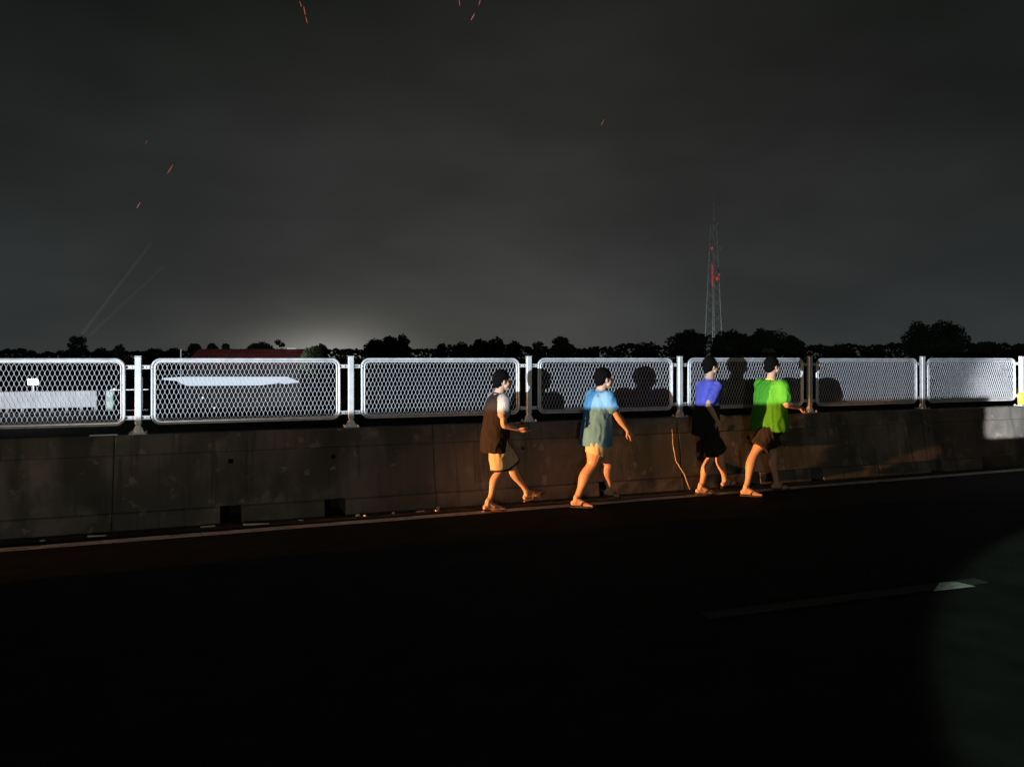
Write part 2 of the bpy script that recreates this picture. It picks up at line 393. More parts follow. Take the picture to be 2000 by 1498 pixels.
for k in range(-1, 12):
    p = proto_post if k == -1 else copy_tree(proto_post)
    p.location = (-.99 + 2.2025 * k, 8.67, TOP); p.rotation_euler.z = R(rnd.uniform(-2.5, 2.5))
    lab = PL[k] if 0 <= k < 7 else 'steel fence post beyond the edge of the photo'
    tag(p, lab, 'fence post', 'steel posts on top of the barrier'); posts.append(p)
    q = proto_panel if k == -1 else copy_tree(proto_panel)
    q.location = (-.99 + 2.2025 * (k + .5), 8.67, rnd.uniform(-.004, .003)); q.rotation_euler = (R(rnd.uniform(-.8, .8)), 0, R(rnd.uniform(-.3, .3)))
    lab = ML[k + 1] if k < 6 else 'mesh panel beyond the right edge of the photo'
    tag(q, lab, 'mesh panel', 'anti glare mesh panels on the barrier')
bm = bmesh.new(); tube(bm, [(0, 0, 0), (0, 0, .12), (0, 0, .13), (0, 0, .20)], [.052, .056, .052, .050], 14)
tp = obj('yellow_tape', bm, M['yellow'], posts[7], True); tp.location = (0, 0, .022)

# thin stick against the joint and litter along the foot of the barrier
bm = bmesh.new(); tube(bm, [(5.38, 8.49, .80), (5.385, 8.475, .60), (5.41, 8.44, .38), (5.50, 8.39, .22), (5.56, 8.34, .012)], [.003, .005, .006, .008, .008], 7)
tag(obj('stick', bm, M['stick'], smooth=True), 'thin bent pale stick leaning against the barrier joint', 'stick')
def scrap(x, y, sx, sy, rz, label, m='scrap', z=.010, h=.008):
    bm = bmesh.new(); box(bm, (0, 0, 0), (sx, sy, h), min(h, sy) * .2)
    for v in bm.verts: v.co.z += .35 * sy * noise.noise(v.co * 30 + Vector((x, y, 0))); v.co.y += .2 * sy * math.sin(v.co.x * 30)
    bmesh.ops.subdivide_edges(bm, edges=bm.edges[:], cuts=1)
    o = obj('litter', bm, M[m]); o.location = (x, y, z); o.rotation_euler = (R(5), R(3), rz); tag(o, label, 'litter', 'litter along the foot of the barrier')
scrap(.17, 8.20, .26, .025, .05, 'long pale plastic strip lying right of the left drain notch')
scrap(-.30, 8.26, .14, .018, .1, 'pale strip lying just left of the left drain notch')
scrap(-1.3, 8.20, .16, .02, .0, 'thin pale strip lying on the dirt farthest left of the drain notches')
scrap(-1.75, 8.16, .05, .03, .9, 'small pale scrap near the left edge of the photo')
scrap(.62, 8.24, .05, .02, -.5, 'crumpled scrap midway between the two square drain notches')
scrap(1.23, 8.27, .045, .03, .4, 'pale pebble touching the right side of the second drain notch', h=.02)
scrap(1.30, 8.22, .04, .03, 1, 'orange pebble beside the second drain notch', 'stick', h=.02)
scrap(1.62, 8.25, .03, .025, 0, 'single small white pebble between notch and barrier joint', h=.018)
scrap(1.93, 8.25, .10, .02, .1, 'short white strip left of the barrier joint')
scrap(2.12, 8.22, .05, .03, .3, 'orange scrap nearest the barrier joint', 'stick', h=.02)
scrap(2.16, 8.36, .05, .03, .7, 'white pebble against the barrier foot at the joint', h=.02)
bm = bmesh.new(); box(bm, (0, 0, 0), (.26, .05, .012), .003); o = obj('metal_strip', bm, M['galv_dull'], loc=(-1.30, 8.60, .953)); tag(o, 'flat metal strip lying on the barrier top left of the first post', 'strip')
# moss and grit in the gutter
bm = bmesh.new()
for i in range(2600):
    x = rnd.uniform(-4, 14); y = 8.36 - abs(rnd.gauss(0, .07)); s = rnd.uniform(.004, .013)
    if y < 8.12: continue
    v = [bm.verts.new((x + rnd.uniform(-s, s), y + rnd.uniform(-s, s), .005 + rnd.uniform(0, s))) for _ in range(4)]
    for t in ((0, 1, 2), (0, 2, 3), (0, 3, 1), (1, 3, 2)): bm.faces.new([v[q] for q in t])
tag(obj('gravel', bm, M['verge']), 'dark grit and moss gathered in the gutter along the barrier foot', 'gravel', kind='stuff')

# ------------------------------------------------------------------ far side of the road
r = empty('parapet_wall', (-4.05, 25.6, 0), 'long white parapet across the far carriageway below the floodlight', 'parapet')
bm = bmesh.new(); box(bm, (-10, 0, .49), (20, .20, .50), .01); obj('wall_face', bm, M['parapet'], r)
bm = bmesh.new(); box(bm, (-10, -.06, .04), (20, .34, .09), .01); obj('kerb', bm, M['parapet'], r)
for k in range(50):
    bm = bmesh.new() if k == 0 else None
    if k == 0:
        box(bm, (0, 0, .162), (.07, .16, .150)); pm = obj('baluster', bm, M['parapet'], r); pm.location = (-.04, 0, 0); pme = pm.data
    else: obj('baluster', pme, M['parapet'], r, loc=(-.04 - .38 * k, 0, 0))
# floodlight on the parapet
fl = empty('floodlight', (-5.70, 25.45, .74), 'blazing white floodlight standing on the far parapet', 'floodlight')
bm = bmesh.new(); box(bm, (0, .03, .29), (.30, .07, .22), .01); obj('housing', bm, M['black'], fl)
bm = bmesh.new(); box(bm, (0, -.012, .29), (.25, .010, .16), .004); obj('lens', bm, M['lens'], fl)
bm = bmesh.new(); box(bm, (0, .03, .09), (.05, .05, .18), .004); box(bm, (0, .03, .006), (.2, .12, .010)); obj('stand', bm, M['galv_dull'], fl)
# green and white board
r = empty('notice_board', (-3.66, 25.2, 0), 'narrow green and white notice board on a pole right of the parapet', 'sign')
bm = bmesh.new(); box(bm, (0, 0, .44), (.20, .03, .62), .004); obj('board', bm, M['green_board'], r)
bm = bmesh.new(); box(bm, (.0, -.019, .63), (.15, .006, .14)); box(bm, (0, -.019, .30), (.13, .006, .22)); obj('printed_patch', bm, M['board_white'], r)
bm = bmesh.new(); tube(bm, [(0, .03, 0), (0, .03, .7)], .02, 8); obj('pole', bm, M['galv_dull'], r)
# guardrail beyond
r = empty('guardrail', (-2.2, 25.6, 0), 'thin pale guardrail across the far carriageway seen in the gap by the first post', 'guardrail')
for z in (.75, .12):
    bm = bmesh.new(); box(bm, (-.35, 0, z), (2.3, .05, .03)); obj('rail', bm, M['galv_dull'], r)
for k in range(2):
    bm = bmesh.new(); box(bm, (-1.4 + 1.9 * k, .06, .40), (.06, .06, .80)); obj('rail_post', bm, M['galv_dull'], r)
bm = bmesh.new(); tube(bm, [(0, 0, 0), (0, 0, 1.15)], .03, 8)
tag(obj('marker_pole', bm, M['parapet'], loc=(-2.75, 24.9, 0)), 'thin pale marker pole just right of the first fence post', 'pole')

# canopy of a filling station, 90 m off and below road level
cp = at(455, 90, z=-6); AX = Vector((.9385, -.3453, 0)); ARZ = -math.atan2(.3453, .9385)
r = empty('canopy', cp, 'long white lit canopy on columns seen through the second mesh panel', 'canopy', rz=ARZ)
bm = bmesh.new()
zt, zb = EYE - 39 * 90 / 1450 + 6, EYE - 53 * 90 / 1450 + 6
prof = [(-7.2, zt), (5.7, zt), (7.2, zt - .62), (7.1, zt - .72), (5.5, zt - .25), (4.9, zb + .2), (4.3, zb), (-4.2, zb - .05), (-4.9, zb + .20), (-5.5, zt - .34), (-7.2, zt - .20)]
va = [bm.verts.new((x, -3, z)) for x, z in prof]; vb = [bm.verts.new((x, 3, z)) for x, z in prof]
bm.faces.new(va[::-1]); bm.faces.new(vb)
for i in range(len(prof)): bm.faces.new((va[i], va[(i + 1) % len(prof)], vb[(i + 1) % len(prof)], vb[i]))
bmesh.ops.recalc_face_normals(bm, faces=bm.faces); obj('fascia', bm, M['fascia'], r)
for x in (-3.2, -1.0, 3.6):
    bm = bmesh.new(); tube(bm, [(x, -1, 0), (x, -1, zb)], .14, 8); obj('column', bm, M['bld'], r)
bm = bmesh.new(); box(bm, (-2.0, -.5, .55), (1.0, .6, 1.1), .05); obj('pump', bm, M['bld'], r)
for px_, py_ in ((418, 797), (395, 777)):
    p = at(px_, 88, py=py_); bm = bmesh.new(); tube(bm, [(0, 0, -.12), (.05, 0, 0), (0, 0, .12)], [.05, .10, .04], 8)
    o = obj('wall_lamp', bm, M['faint_lamp'], loc=p); tag(o, 'faint white lamp glowing low under the canopy' if px_ == 418 else 'fainter lamp left of the canopy columns', 'lamp')
# red roofed hall
p = at(472, 118, z=-6); r = empty('hall', p, 'long hall with a dark red metal roof rising behind the second panel', 'building', rz=ARZ)
z1 = EYE + 17 * 118 / 1450 + 6
bm = bmesh.new(); box(bm, (0, 6, 3.3), (18.4, 11, 6.6)); obj('wall', bm, M['bld'], r)
bm = bmesh.new()
vs = [[bm.verts.new(q) for q in ((x, -.3, 6.4), (x, 6, z1), (x, 12.3, 6.4), (x, 6, z1 - .25))] for x in (-9.35, 9.35)]
for i in range(4): bm.faces.new((vs[0][i], vs[0][(i + 1) % 4], vs[1][(i + 1) % 4], vs[1][i]))
bm.faces.new(vs[0]); bm.faces.new(vs[1][::-1]); bmesh.ops.recalc_face_normals(bm, faces=bm.faces)
rf = obj('roof', bm, M['red_roof'], r)
for k in range(16):
    x = -9 + 1.2 * k; bm = bmesh.new(); tube(bm, [(x, -.3, 6.44), (x, 5.98, z1 + .04)], .04, 4); obj('roof_seam', bm, M['red_roof'], rf)
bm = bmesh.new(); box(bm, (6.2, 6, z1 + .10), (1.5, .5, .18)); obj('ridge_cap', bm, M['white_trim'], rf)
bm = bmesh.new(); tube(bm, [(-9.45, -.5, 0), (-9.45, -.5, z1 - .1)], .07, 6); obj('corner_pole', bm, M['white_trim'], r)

# ------------------------------------------------------------------ lattice tower
D = 150; tb = at(1393.5, D, z=-6)
r = empty('lattice_tower', tb, 'tall thin lattice radio tower with red lamps rising over the trees', 'tower', rz=ARZ + R(25))
zt_ = EYE + 258 * D / 1450 + 6; ztip = EYE + 333 * D / 1450 + 6
def legp(i, z, off_=0):
    hwid = 1.56 + (.40 - 1.56) * min(1, z / zt_); a = R(45 + 90 * i)
    return Vector((hwid * math.cos(a) * 1.414, hwid * math.sin(a) * 1.414, z))
for i in range(4):
    bm = bmesh.new(); tube(bm, [legp(i, 0), legp(i, zt_)], [.10, .055], 6); obj('tower_leg', bm, M['tower'], r)
for i in range(4):
    bm = bmesh.new(); z = 0; s = 0
    while z < zt_ - 1:
        z2 = z + 1.5; tube(bm, [legp(i if s else (i + 1) % 4, z), legp((i + 1) % 4 if s else i, min(z2, zt_))], .022, 4); z = z2; s = 1 - s
    obj('lattice_bracing', bm, M['tower'], r)
bm = bmesh.new(); tube(bm, [(0, 0, zt_ - .5), (.1, 0, zt_ + 2), (.15, 0, ztip)], [.24, .10, .06], 6); obj('mast', bm, M['tower'], r)
bm = bmesh.new()
for a in range(6):
    t = a * math.pi / 3; tube(bm, [(.9, 0, 0), (1.4, .7 * math.cos(t), .7 * math.sin(t))], .025, 4); tube(bm, [(1.4, .7 * math.cos(t), .7 * math.sin(t)), (1.4, .7 * math.cos(t + 1.047), .7 * math.sin(t + 1.047))], .03, 4)
obj('dish_antenna', bm, M['tower'], r, loc=(.2, 0, EYE + 216 * D / 1450 + 6))
bm = bmesh.new(); tube(bm, [(.4, 0, 0), (1.2, 0, .2), (1.7, 0, .9)], .035, 4); obj('side_arm', bm, M['tower'], r, loc=(0, 0, EYE + 155 * D / 1450 + 6))
def rl(px_, py0, py1, rad):
    p = at(px_, D - 2, py=py0) - tb; q = at(px_, D - 2, py=py1) - tb
    inv = Matrix.Rotation(-(ARZ + R(25)), 3, 'Z'); p = inv @ p; q = inv @ q
    bm = bmesh.new(); tube(bm, [p, p * .98 + q * .02, p * .5 + q * .5, q * .98 + p * .02, q], [rad * .5, rad, rad * 1.05, rad, rad * .4], 8); obj('warning_lamp', bm, M['red_lamp'], r)
rl(1390.5, 487, 483, .15); rl(1391, 560, 517, .08); rl(1400.5, 548, 541, .20); rl(1405, 538, 535, .10); rl(1401.5, 438, 437, .08)

# ------------------------------------------------------------------ trees
def leaf_mesh(hgt, wd, kind, seed):
    """many leaf clumps spread through the volume of several lobes"""
    r = random.Random(seed * 7 + len(kind)); V = []; F = []; lobes = []
    if kind == 'puff': lobes = [(0, 0, hgt - wd * .55, wd * .75, .7), (wd * .5, .1, hgt - wd, wd * .45, .8), (-wd * .45, 0, hgt - wd * .9, wd * .4, .7)]
    else:
        asp = {'round': .85, 'dome': .62, 'tall': 1.25, 'ragged': .95}[kind]; hh = min(wd * asp * 2.2, hgt * .8) / 2; zc = hgt - hh
        nl = {'round': 16, 'dome': 22, 'tall': 13, 'ragged': 17}[kind]
        for i in range(nl):
            rr = wd * r.uniform(.28, .48) * (.75 if kind in ('ragged', 'dome') else 1)
            th = i * 2.399; u = -1 + 2 * (i + .5) / nl; q = math.sqrt(1 - u * u) * (1 if u < 0 else 1)
            zz = zc + u * max(.2, hh - rr * .8) + r.uniform(-.12, .06) * hh; m_ = max(.1, wd - rr) * r.uniform(.45, 1.0)
            lobes.append((m_ * q * math.cos(th), m_ * q * math.sin(th), min(zz, hgt - rr * .85), rr, r.uniform(.75, .95)))
        lobes.append((0, 0, zc - hh * .2, wd * .55, .9))
    for cx, cy, cz, rr, sq in lobes:
        n = int(60 + 150 * rr * rr) if kind != 'ragged' else int(40 + 80 * rr * rr)
        for _ in range(min(n, 700)):
            d = Vector((r.gauss(0, 1), r.gauss(0, 1), r.gauss(0, 1))).normalized() * rr * (r.random() ** .30) * (1 + abs(r.gauss(0, .10)))
            d *= 1 + .25 * noise.noise(d * (2.2 / rr) + Vector((cx, cy, cz)))
            p = Vector((cx, cy, cz)) + Vector((d.x, d.y, d.z * sq))
            s = (.22 if kind != 'puff' else .16) * r.uniform(.5, 1.3); a = Vector((r.gauss(0, 1), r.gauss(0, 1), r.gauss(0, 1))).normalized(); b = a.orthogonal().normalized(); c = a.cross(b)
            k = len(V); V += [p + b * s, p + c * s * .7, p - b * s * .9, p - c * s * .8]; F.append((k, k + 1, k + 2, k + 3))
    me = bpy.data.meshes.new('crown'); me.from_pydata([tuple(v) for v in V], [], F); me.update(); return me
bm = bmesh.new(); tube(bm, [(0, 0, 0), (.01, .01, .25), (-.01, 0, .55)], [.030, .020, .010], 7)
for a in range(5):
    t = a * 1.3; tube(bm, [(0, 0, .25 + .04 * a), (.12 * math.cos(t), .12 * math.sin(t), .42 + .04 * a), (.25 * math.cos(t), .25 * math.sin(t), .55 + .04 * a)], [.013, .009, .004], 5)
trunk_me = bpy.data.meshes.new('trunk'); bm.to_mesh(trunk_me); bm.free(); trunk_me.materials.append(M['bark'])
bm = bmesh.new(); tube(bm, [(0, 0, 0), (.012, 0, .45), (0, 0, .86)], [.014, .010, .007], 6)
thin_me = bpy.data.meshes.new('thin_trunk'); bm.to_mesh(thin_me); bm.free(); thin_me.materials.append(M['bark'])
def tree(px, top, halfw, d, kd, s, label, pale=False, nm=None):
    p = at(px, d, z=-6); hgt = EYE + (698 - top) * d / 1450 + 6; wd = halfw * 1.14 * d / 1450
    r = empty(nm or {'round': 'broadleaf_tree', 'dome': 'spreading_tree', 'tall': 'tall_tree', 'ragged': 'ragged_tree', 'puff': 'slender_tree'}[kd], p, label, 'tree', 'trees beyond the road', rz=rnd.uniform(0, 6.28))
    obj('crown', leaf_mesh(hgt, wd, kd, int(px)), M['leaf_lit'] if pale else M['leaf'], r)
    t = obj('trunk', thin_me if kd == 'puff' else trunk_me, None, r); t.scale = (hgt * .6, hgt * .6, hgt)
TR = [(150, 653, 22, 150, 'ragged', 0, 'faint ragged tree at the foot of the light beams, far left'),
 (195, 679, 16, 150, 'round', 0, 'low round tree between the beam foot and the first post'),
 (232, 673, 15, 140, 'ragged', 1, 'small ragged tree standing just left of the first post'),
 (300, 680, 20, 150, 'dome', 0, 'low tree right of the first post'),
 (340, 678, 16, 150, 'round', 1, 'low tree at the left end of the red roof'),
 (380, 671, 14, 150, 'dome', 1, 'small domed tree over the left part of the red roof'),
 (414, 669, 11, 150, 'round', 0, 'small round tree over the middle of the red roof'),
 (441, 671, 8, 150, 'round', 1, 'tiny round tree over the red roof, left of the big dome'),
 (508, 666, 26, 150, 'dome', 0, 'wide dome shaped tree behind the red roof'),
 (542, 663, 7, 140, 'puff', 0, 'slender tree with a small puff crown, taller of two over the roof end'),
 (551, 669, 6, 140, 'puff', 0, 'slender tree with a small puff crown, shorter of two over the roof end'),
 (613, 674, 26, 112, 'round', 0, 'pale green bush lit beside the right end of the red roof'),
 (630, 671, 13, 150, 'ragged', 0, 'ragged tree behind the pale bush'),
 (733, 661, 21, 130, 'round', 1, 'left tree of the dark clump right of the sky glow'),
 (762, 656, 22, 130, 'round', 0, 'middle tree of the dark clump right of the sky glow'),
 (787, 653, 17, 128, 'tall', 0, 'tall upright tree at the right of the dark clump'),
 (862, 668, 14, 140, 'tall', 1, 'pointed tree at the left end of the wooded ridge'),
 (900, 667, 24, 140, 'round', 1, 'low round tree in the wooded ridge left of the brown shirted man'),
 (938, 660, 24, 140, 'round', 0, 'rounded tree above the man in the brown shirt'),
 (970, 657, 18, 138, 'tall', 1, 'peaked tree right above the man in the brown shirt'),
 (1003, 666, 18, 140, 'round', 1, 'small tree just left of the third post'),
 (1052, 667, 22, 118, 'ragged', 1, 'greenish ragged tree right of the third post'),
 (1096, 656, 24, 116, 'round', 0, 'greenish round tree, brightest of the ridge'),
 (1145, 680, 26, 140, 'dome', 1, 'low tree above the man in the sky blue shirt'),
 (1200, 676, 30, 140, 'ragged', 0, 'low ragged tree right of the man in the sky blue shirt'),
 (1262, 668, 30, 138, 'round', 1, 'tree left of the large dark mass'),
 (1345, 643, 42, 128, 'dome', 0, 'broad dark tree left of the tower foot'),
 (1425, 645, 42, 126, 'dome', 1, 'broad dark tree right behind the tower foot'),
 (1495, 640, 44, 128, 'dome', 0, 'broad dark tree above the man in the green shirt'),
 (1548, 655, 26, 128, 'round', 0, 'dark tree at the right end of the broad mass'),
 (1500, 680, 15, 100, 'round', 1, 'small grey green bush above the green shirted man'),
 (1640, 671, 34, 140, 'dome', 1, 'low tree above the first panel right of the walkers'),
 (1712, 668, 30, 140, 'ragged', 1, 'low ragged tree left of the big pair'),
 (1800, 629, 36, 120, 'round', 0, 'left tree of the big domed pair at the right'),
 (1848, 626, 38, 120, 'round', 1, 'right tree of the big domed pair at the right'),
 (1925, 665, 38, 130, 'dome', 0, 'low tree right of the big domed pair'),
 (1990, 672, 26, 130, 'round', 1, 'low tree cut by the right edge')]
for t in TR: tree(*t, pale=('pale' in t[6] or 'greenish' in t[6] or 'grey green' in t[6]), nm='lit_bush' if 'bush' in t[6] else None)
# the far wood that reads as one mass
V = []; F = []
for i in range(42000):
    px_ = rnd.uniform(-600, 2700); d = rnd.uniform(165, 185)
    prof_ = 684 - 8 * noise.noise(Vector((px_ / 60, 1, 0))) - 5 * noise.noise(Vector((px_ / 17, 4, 0))) - (7 if px_ > 1150 else 0) - 11 * math.exp(-((px_ - 960) / 90) ** 2) - 22 * math.exp(-((px_ - 1430) / 95) ** 4) - 10 * math.exp(-((px_ - 760) / 40) ** 4) - 5 * math.exp(-((px_ - 1850) / 170) ** 4) + (3 if px_ < 400 else 0)
    ptop = EYE + (698 - prof_) * 175 / 1450; z = ptop - (ptop + 5.5) * rnd.random() ** 1.5
    p = at(px_, d, z=z); s = rnd.uniform(.18, .55); a = Vector((rnd.gauss(0, 1), rnd.gauss(0, 1), rnd.gauss(0, 1))).normalized(); b = a.orthogonal().normalized(); c = a.cross(b)
    k = len(V); V += [p + b * s, p + c * s, p - b * s, p - c * s]; F.append((k, k + 1, k + 2, k + 3))
me = bpy.data.meshes.new('far_wood'); me.from_pydata([tuple(v) for v in V], [], F)
tag(obj('far_wood', me, M['leaf']), 'distant dark wood running along the whole horizon', 'wood', kind='stuff')

# ------------------------------------------------------------------ lights in the sky: embers and beams
def ember(x0, y0, x1, y1, label, m='ember', w=.11, d=160):
    p = at(x0, d, py=y0); q = at(x1, d, py=y1); mid = (p + q) / 2 + Vector((.02, 0, .01)); c = p.copy()
    bm = bmesh.new(); tube(bm, [p - c, mid - c, q - c], [w * .25, w * .68, w * .4], 6)
    tag(obj('ember', bm, M[m], loc=c), label, 'ember', 'glowing embers in the night sky')
ember(585, 3, 589, 14, 'red ember at the top left, highest of three in a row')
ember(593, 13, 596, 30, 'red ember at the top left, middle of three in a row', w=.13)
ember(597, 33, 600, 46, 'red ember at the top left, lowest of three in a row')
ember(896, -3, 898, 12, 'red ember at the top edge, left of a pair')
ember(939, -3, 935, 11, 'red ember at the top edge, right of a pair')
ember(927, 27, 920, 40, 'pink ember just below the pair at the top edge', 'ember_pale', .13)
ember(1180, 234, 1174, 245, 'lone faint ember in the middle of the sky', w=.09)
ember(338, 322, 327, 339, 'red ember in the left sky, upper of two', w=.12)
ember(274, 395, 267, 407, 'pink ember in the left sky, lower of two', 'ember_pale', .10)
ember(288, 275, 284, 281, 'tiny faint ember high in the left sky', w=.05)
def beam(x0, y0, x1, y1, label, w0, w1, st):
    m = bpy.data.materials.new('beam_air'); m.use_nodes = True; n = m.node_tree.nodes; l = m.node_tree.links
    for q in list(n): n.remove(q)
    e = n.new('ShaderNodeEmission'); e.inputs[0].default_value = (.80, .92, 1, 1); e.inputs[1].default_value = st
    o = n.new('ShaderNodeOutputMaterial'); l.new(e.outputs[0], o.inputs['Volume'])
    p = at(x0, 150, py=y0); q = at(x1, 150, py=y1); bm = bmesh.new(); tube(bm, [p - p, q - p], [w0, w1], 10)
    tag(obj('light_beam', bm, m, loc=p, smooth=True), label, 'light beam', 'faint light beams in the left sky')
beam(160, 652, 296, 474, 'faint slanting light beam rising from the far left tree, upper one', .36, .22, .017)
beam(174, 656, 320, 520, 'fainter slanting light beam below and right of the upper one', .34, .22, .010)

# ------------------------------------------------------------------ people
def ball(bm, c, r, s=(1, 1, 1), rot=None, seg=14):
    m = Matrix.Translation(c) @ (rot.to_4x4() if rot else Matrix()) @ Matrix.Diagonal((s[0] * r, s[1] * r, s[2] * r, 1))
    bmesh.ops.create_uvsphere(bm, u_segments=seg, v_segments=seg // 2 + 2, radius=1, matrix=m)
def limb(bm, pts, rads, n=12, sub=4):
    """smooth tapered limb through joints, rounded ends"""
    P = [Vector(p) for p in pts]; k = len(P); Q = []; RR = []
    for i in range(k - 1):
        p0, p1, p2, p3 = P[max(i - 1, 0)], P[i], P[i + 1], P[min(i + 2, k - 1)]
        for j in range(sub):
            t = j / sub
            Q.append(.5 * ((2 * p1) + (p2 - p0) * t + (2 * p0 - 5 * p1 + 4 * p2 - p3) * t * t + (3 * p1 - p0 - 3 * p2 + p3) * t ** 3)); u = t * t * (3 - 2 * t); RR.append(rads[i] * (1 - u) + rads[i + 1] * u)
    Q.append(P[-1]); RR.append(rads[-1])
    tube(bm, Q, RR, n); ball(bm, P[0], rads[0]); ball(bm, P[-1], rads[-1])
def loft(bm, secs, n=22, lean=0):
    """stack of ellipses (x, y, z, rx, ry)"""
    rings = [[bm.verts.new((x + rx * math.cos(2 * math.pi * j / n), y + ry * math.sin(2 * math.pi * j / n), z)) for j in range(n)] for x, y, z, rx, ry in secs]
    for a, b in zip(rings, rings[1:]):
        for j in range(n): bm.faces.new((a[j], a[(j + 1) % n], b[(j + 1) % n], b[j]))
    bm.faces.new(rings[0][::-1]); bm.faces.new(rings[-1]); bmesh.ops.recalc_face_normals(bm, faces=bm.faces)
def fuse(bm, voxel, smooth=3, wrinkle=0, seed=0, stretch=(1, 1, 1), freq=14):
    bmesh.ops.recalc_face_normals(bm, faces=bm.faces)
    me = bpy.data.meshes.new('tmp'); bm.to_mesh(me); bm.free()
    o = bpy.data.objects.new('tmp', me); C.objects.link(o)
    md = o.modifiers.new('r', 'REMESH'); md.mode = 'VOXEL'; md.voxel_size = voxel
    if smooth: ms = o.modifiers.new('s', 'SMOOTH'); ms.factor = .5; ms.iterations = smooth
    dg = bpy.context.evaluated_depsgraph_get(); dg.update(); out = bpy.data.meshes.new_from_object(o.evaluated_get(dg))
    bpy.data.objects.remove(o); bpy.data.meshes.remove(me); out.materials.clear()
    if wrinkle:
        nm = [v.normal.copy() for v in out.vertices]
        for v, q in zip(out.vertices, nm):
            c = Vector((v.co.x * stretch[0], v.co.y * stretch[1], v.co.z * stretch[2])) * freq + Vector((seed, seed * 2, 0))
            w_ = 1 - abs(noise.noise(c)) * 3; v.co += q * wrinkle * (w_ + .6 * noise.noise(c * 2.3))
    return out
def foot(bm, ank, heading, pitch, s=1.0, side=1):
    """ankle joint to toes; heading turns about z, pitch lifts the toes"""
    Rm = Matrix.Rotation(heading, 3, 'Z') @ Matrix.Rotation(-pitch, 3, 'Y'); A = Vector(ank)
    f = lambda x, y, z: A + Rm @ Vector((x * s, y * s, z * s))
    limb(bm, [f(0, 0, .02), f(-.012, 0, -.03)], [.036 * s, .033 * s])
    limb(bm, [f(-.040, 0, -.050), f(.03, 0, -.052), f(.10, .004 * side, -.060), f(.145, .006 * side, -.066)], [.030 * s, .030 * s, .031 * s, .022 * s])
    limb(bm, [f(.01, 0, -.01), f(.06, .008 * side, -.034), (f(.115, .012 * side, -.058))], [.034 * s, .028 * s, .020 * s])
    limb(bm, [f(.09, -.026 * side, -.066), f(.13, -.026 * side, -.070)], [.021 * s, .016 * s])
    for k in range(5):
        y = (.034 - .017 * k) * side; L_ = .192 - .010 * k - (.004 * k * k if k > 2 else 0)
        limb(bm, [f(.135, y, -.070), f(L_ - .012, y * 1.04, -.073)], [.011 * s, (.0125 if k == 0 else .0085) * s], 8, 2)
    return f
def hand(bm, wr, fwd, palm_n, s=1.0, thumb=1, curl=.35):
    """wrist point, pointing direction, palm normal: palm, four bent fingers, thumb from the side near the wrist"""
    X = Vector(fwd).normalized(); Z = Vector(palm_n); Z = (Z - X * Z.dot(X)).normalized(); Y = Z.cross(X) * thumb
    W_ = Vector(wr); f = lambda x, y, z: W_ + (X * x + Y * y + Z * z) * s
    limb(bm, [f(-.02, 0, 0), f(.015, 0, 0)], [.022 * s, .021 * s])
    for y in (-.026, -.009, .009, .026): limb(bm, [f(.012, y * .6, 0), f(.085, y, -.002)], [.0145 * s, .0115 * s], 8, 2)
    for k, (y, ln) in enumerate(((.028, .072), (.0095, .080), (-.0095, .075), (-.0275, .060))):
        a = curl * (1 + .12 * k); p = Vector((.084, y, -.002)); pts = [p]; ang = 0
        for seg_ in (.42, .33, .25):
            ang += a; p = p + Vector((math.cos(ang), (y * .5), math.sin(ang))) * ln * seg_; pts.append(p)
        limb(bm, [f(*q) for q in pts], [.0098 * s, .0090 * s, .0082 * s, .0068 * s], 8, 2)
    limb(bm, [f(.018, .020, .002), f(.045, .044, .012), f(.070, .052, .020), f(.092, .050, .026)], [.0150 * s, .0120 * s, .0105 * s, .0080 * s], 8, 2)
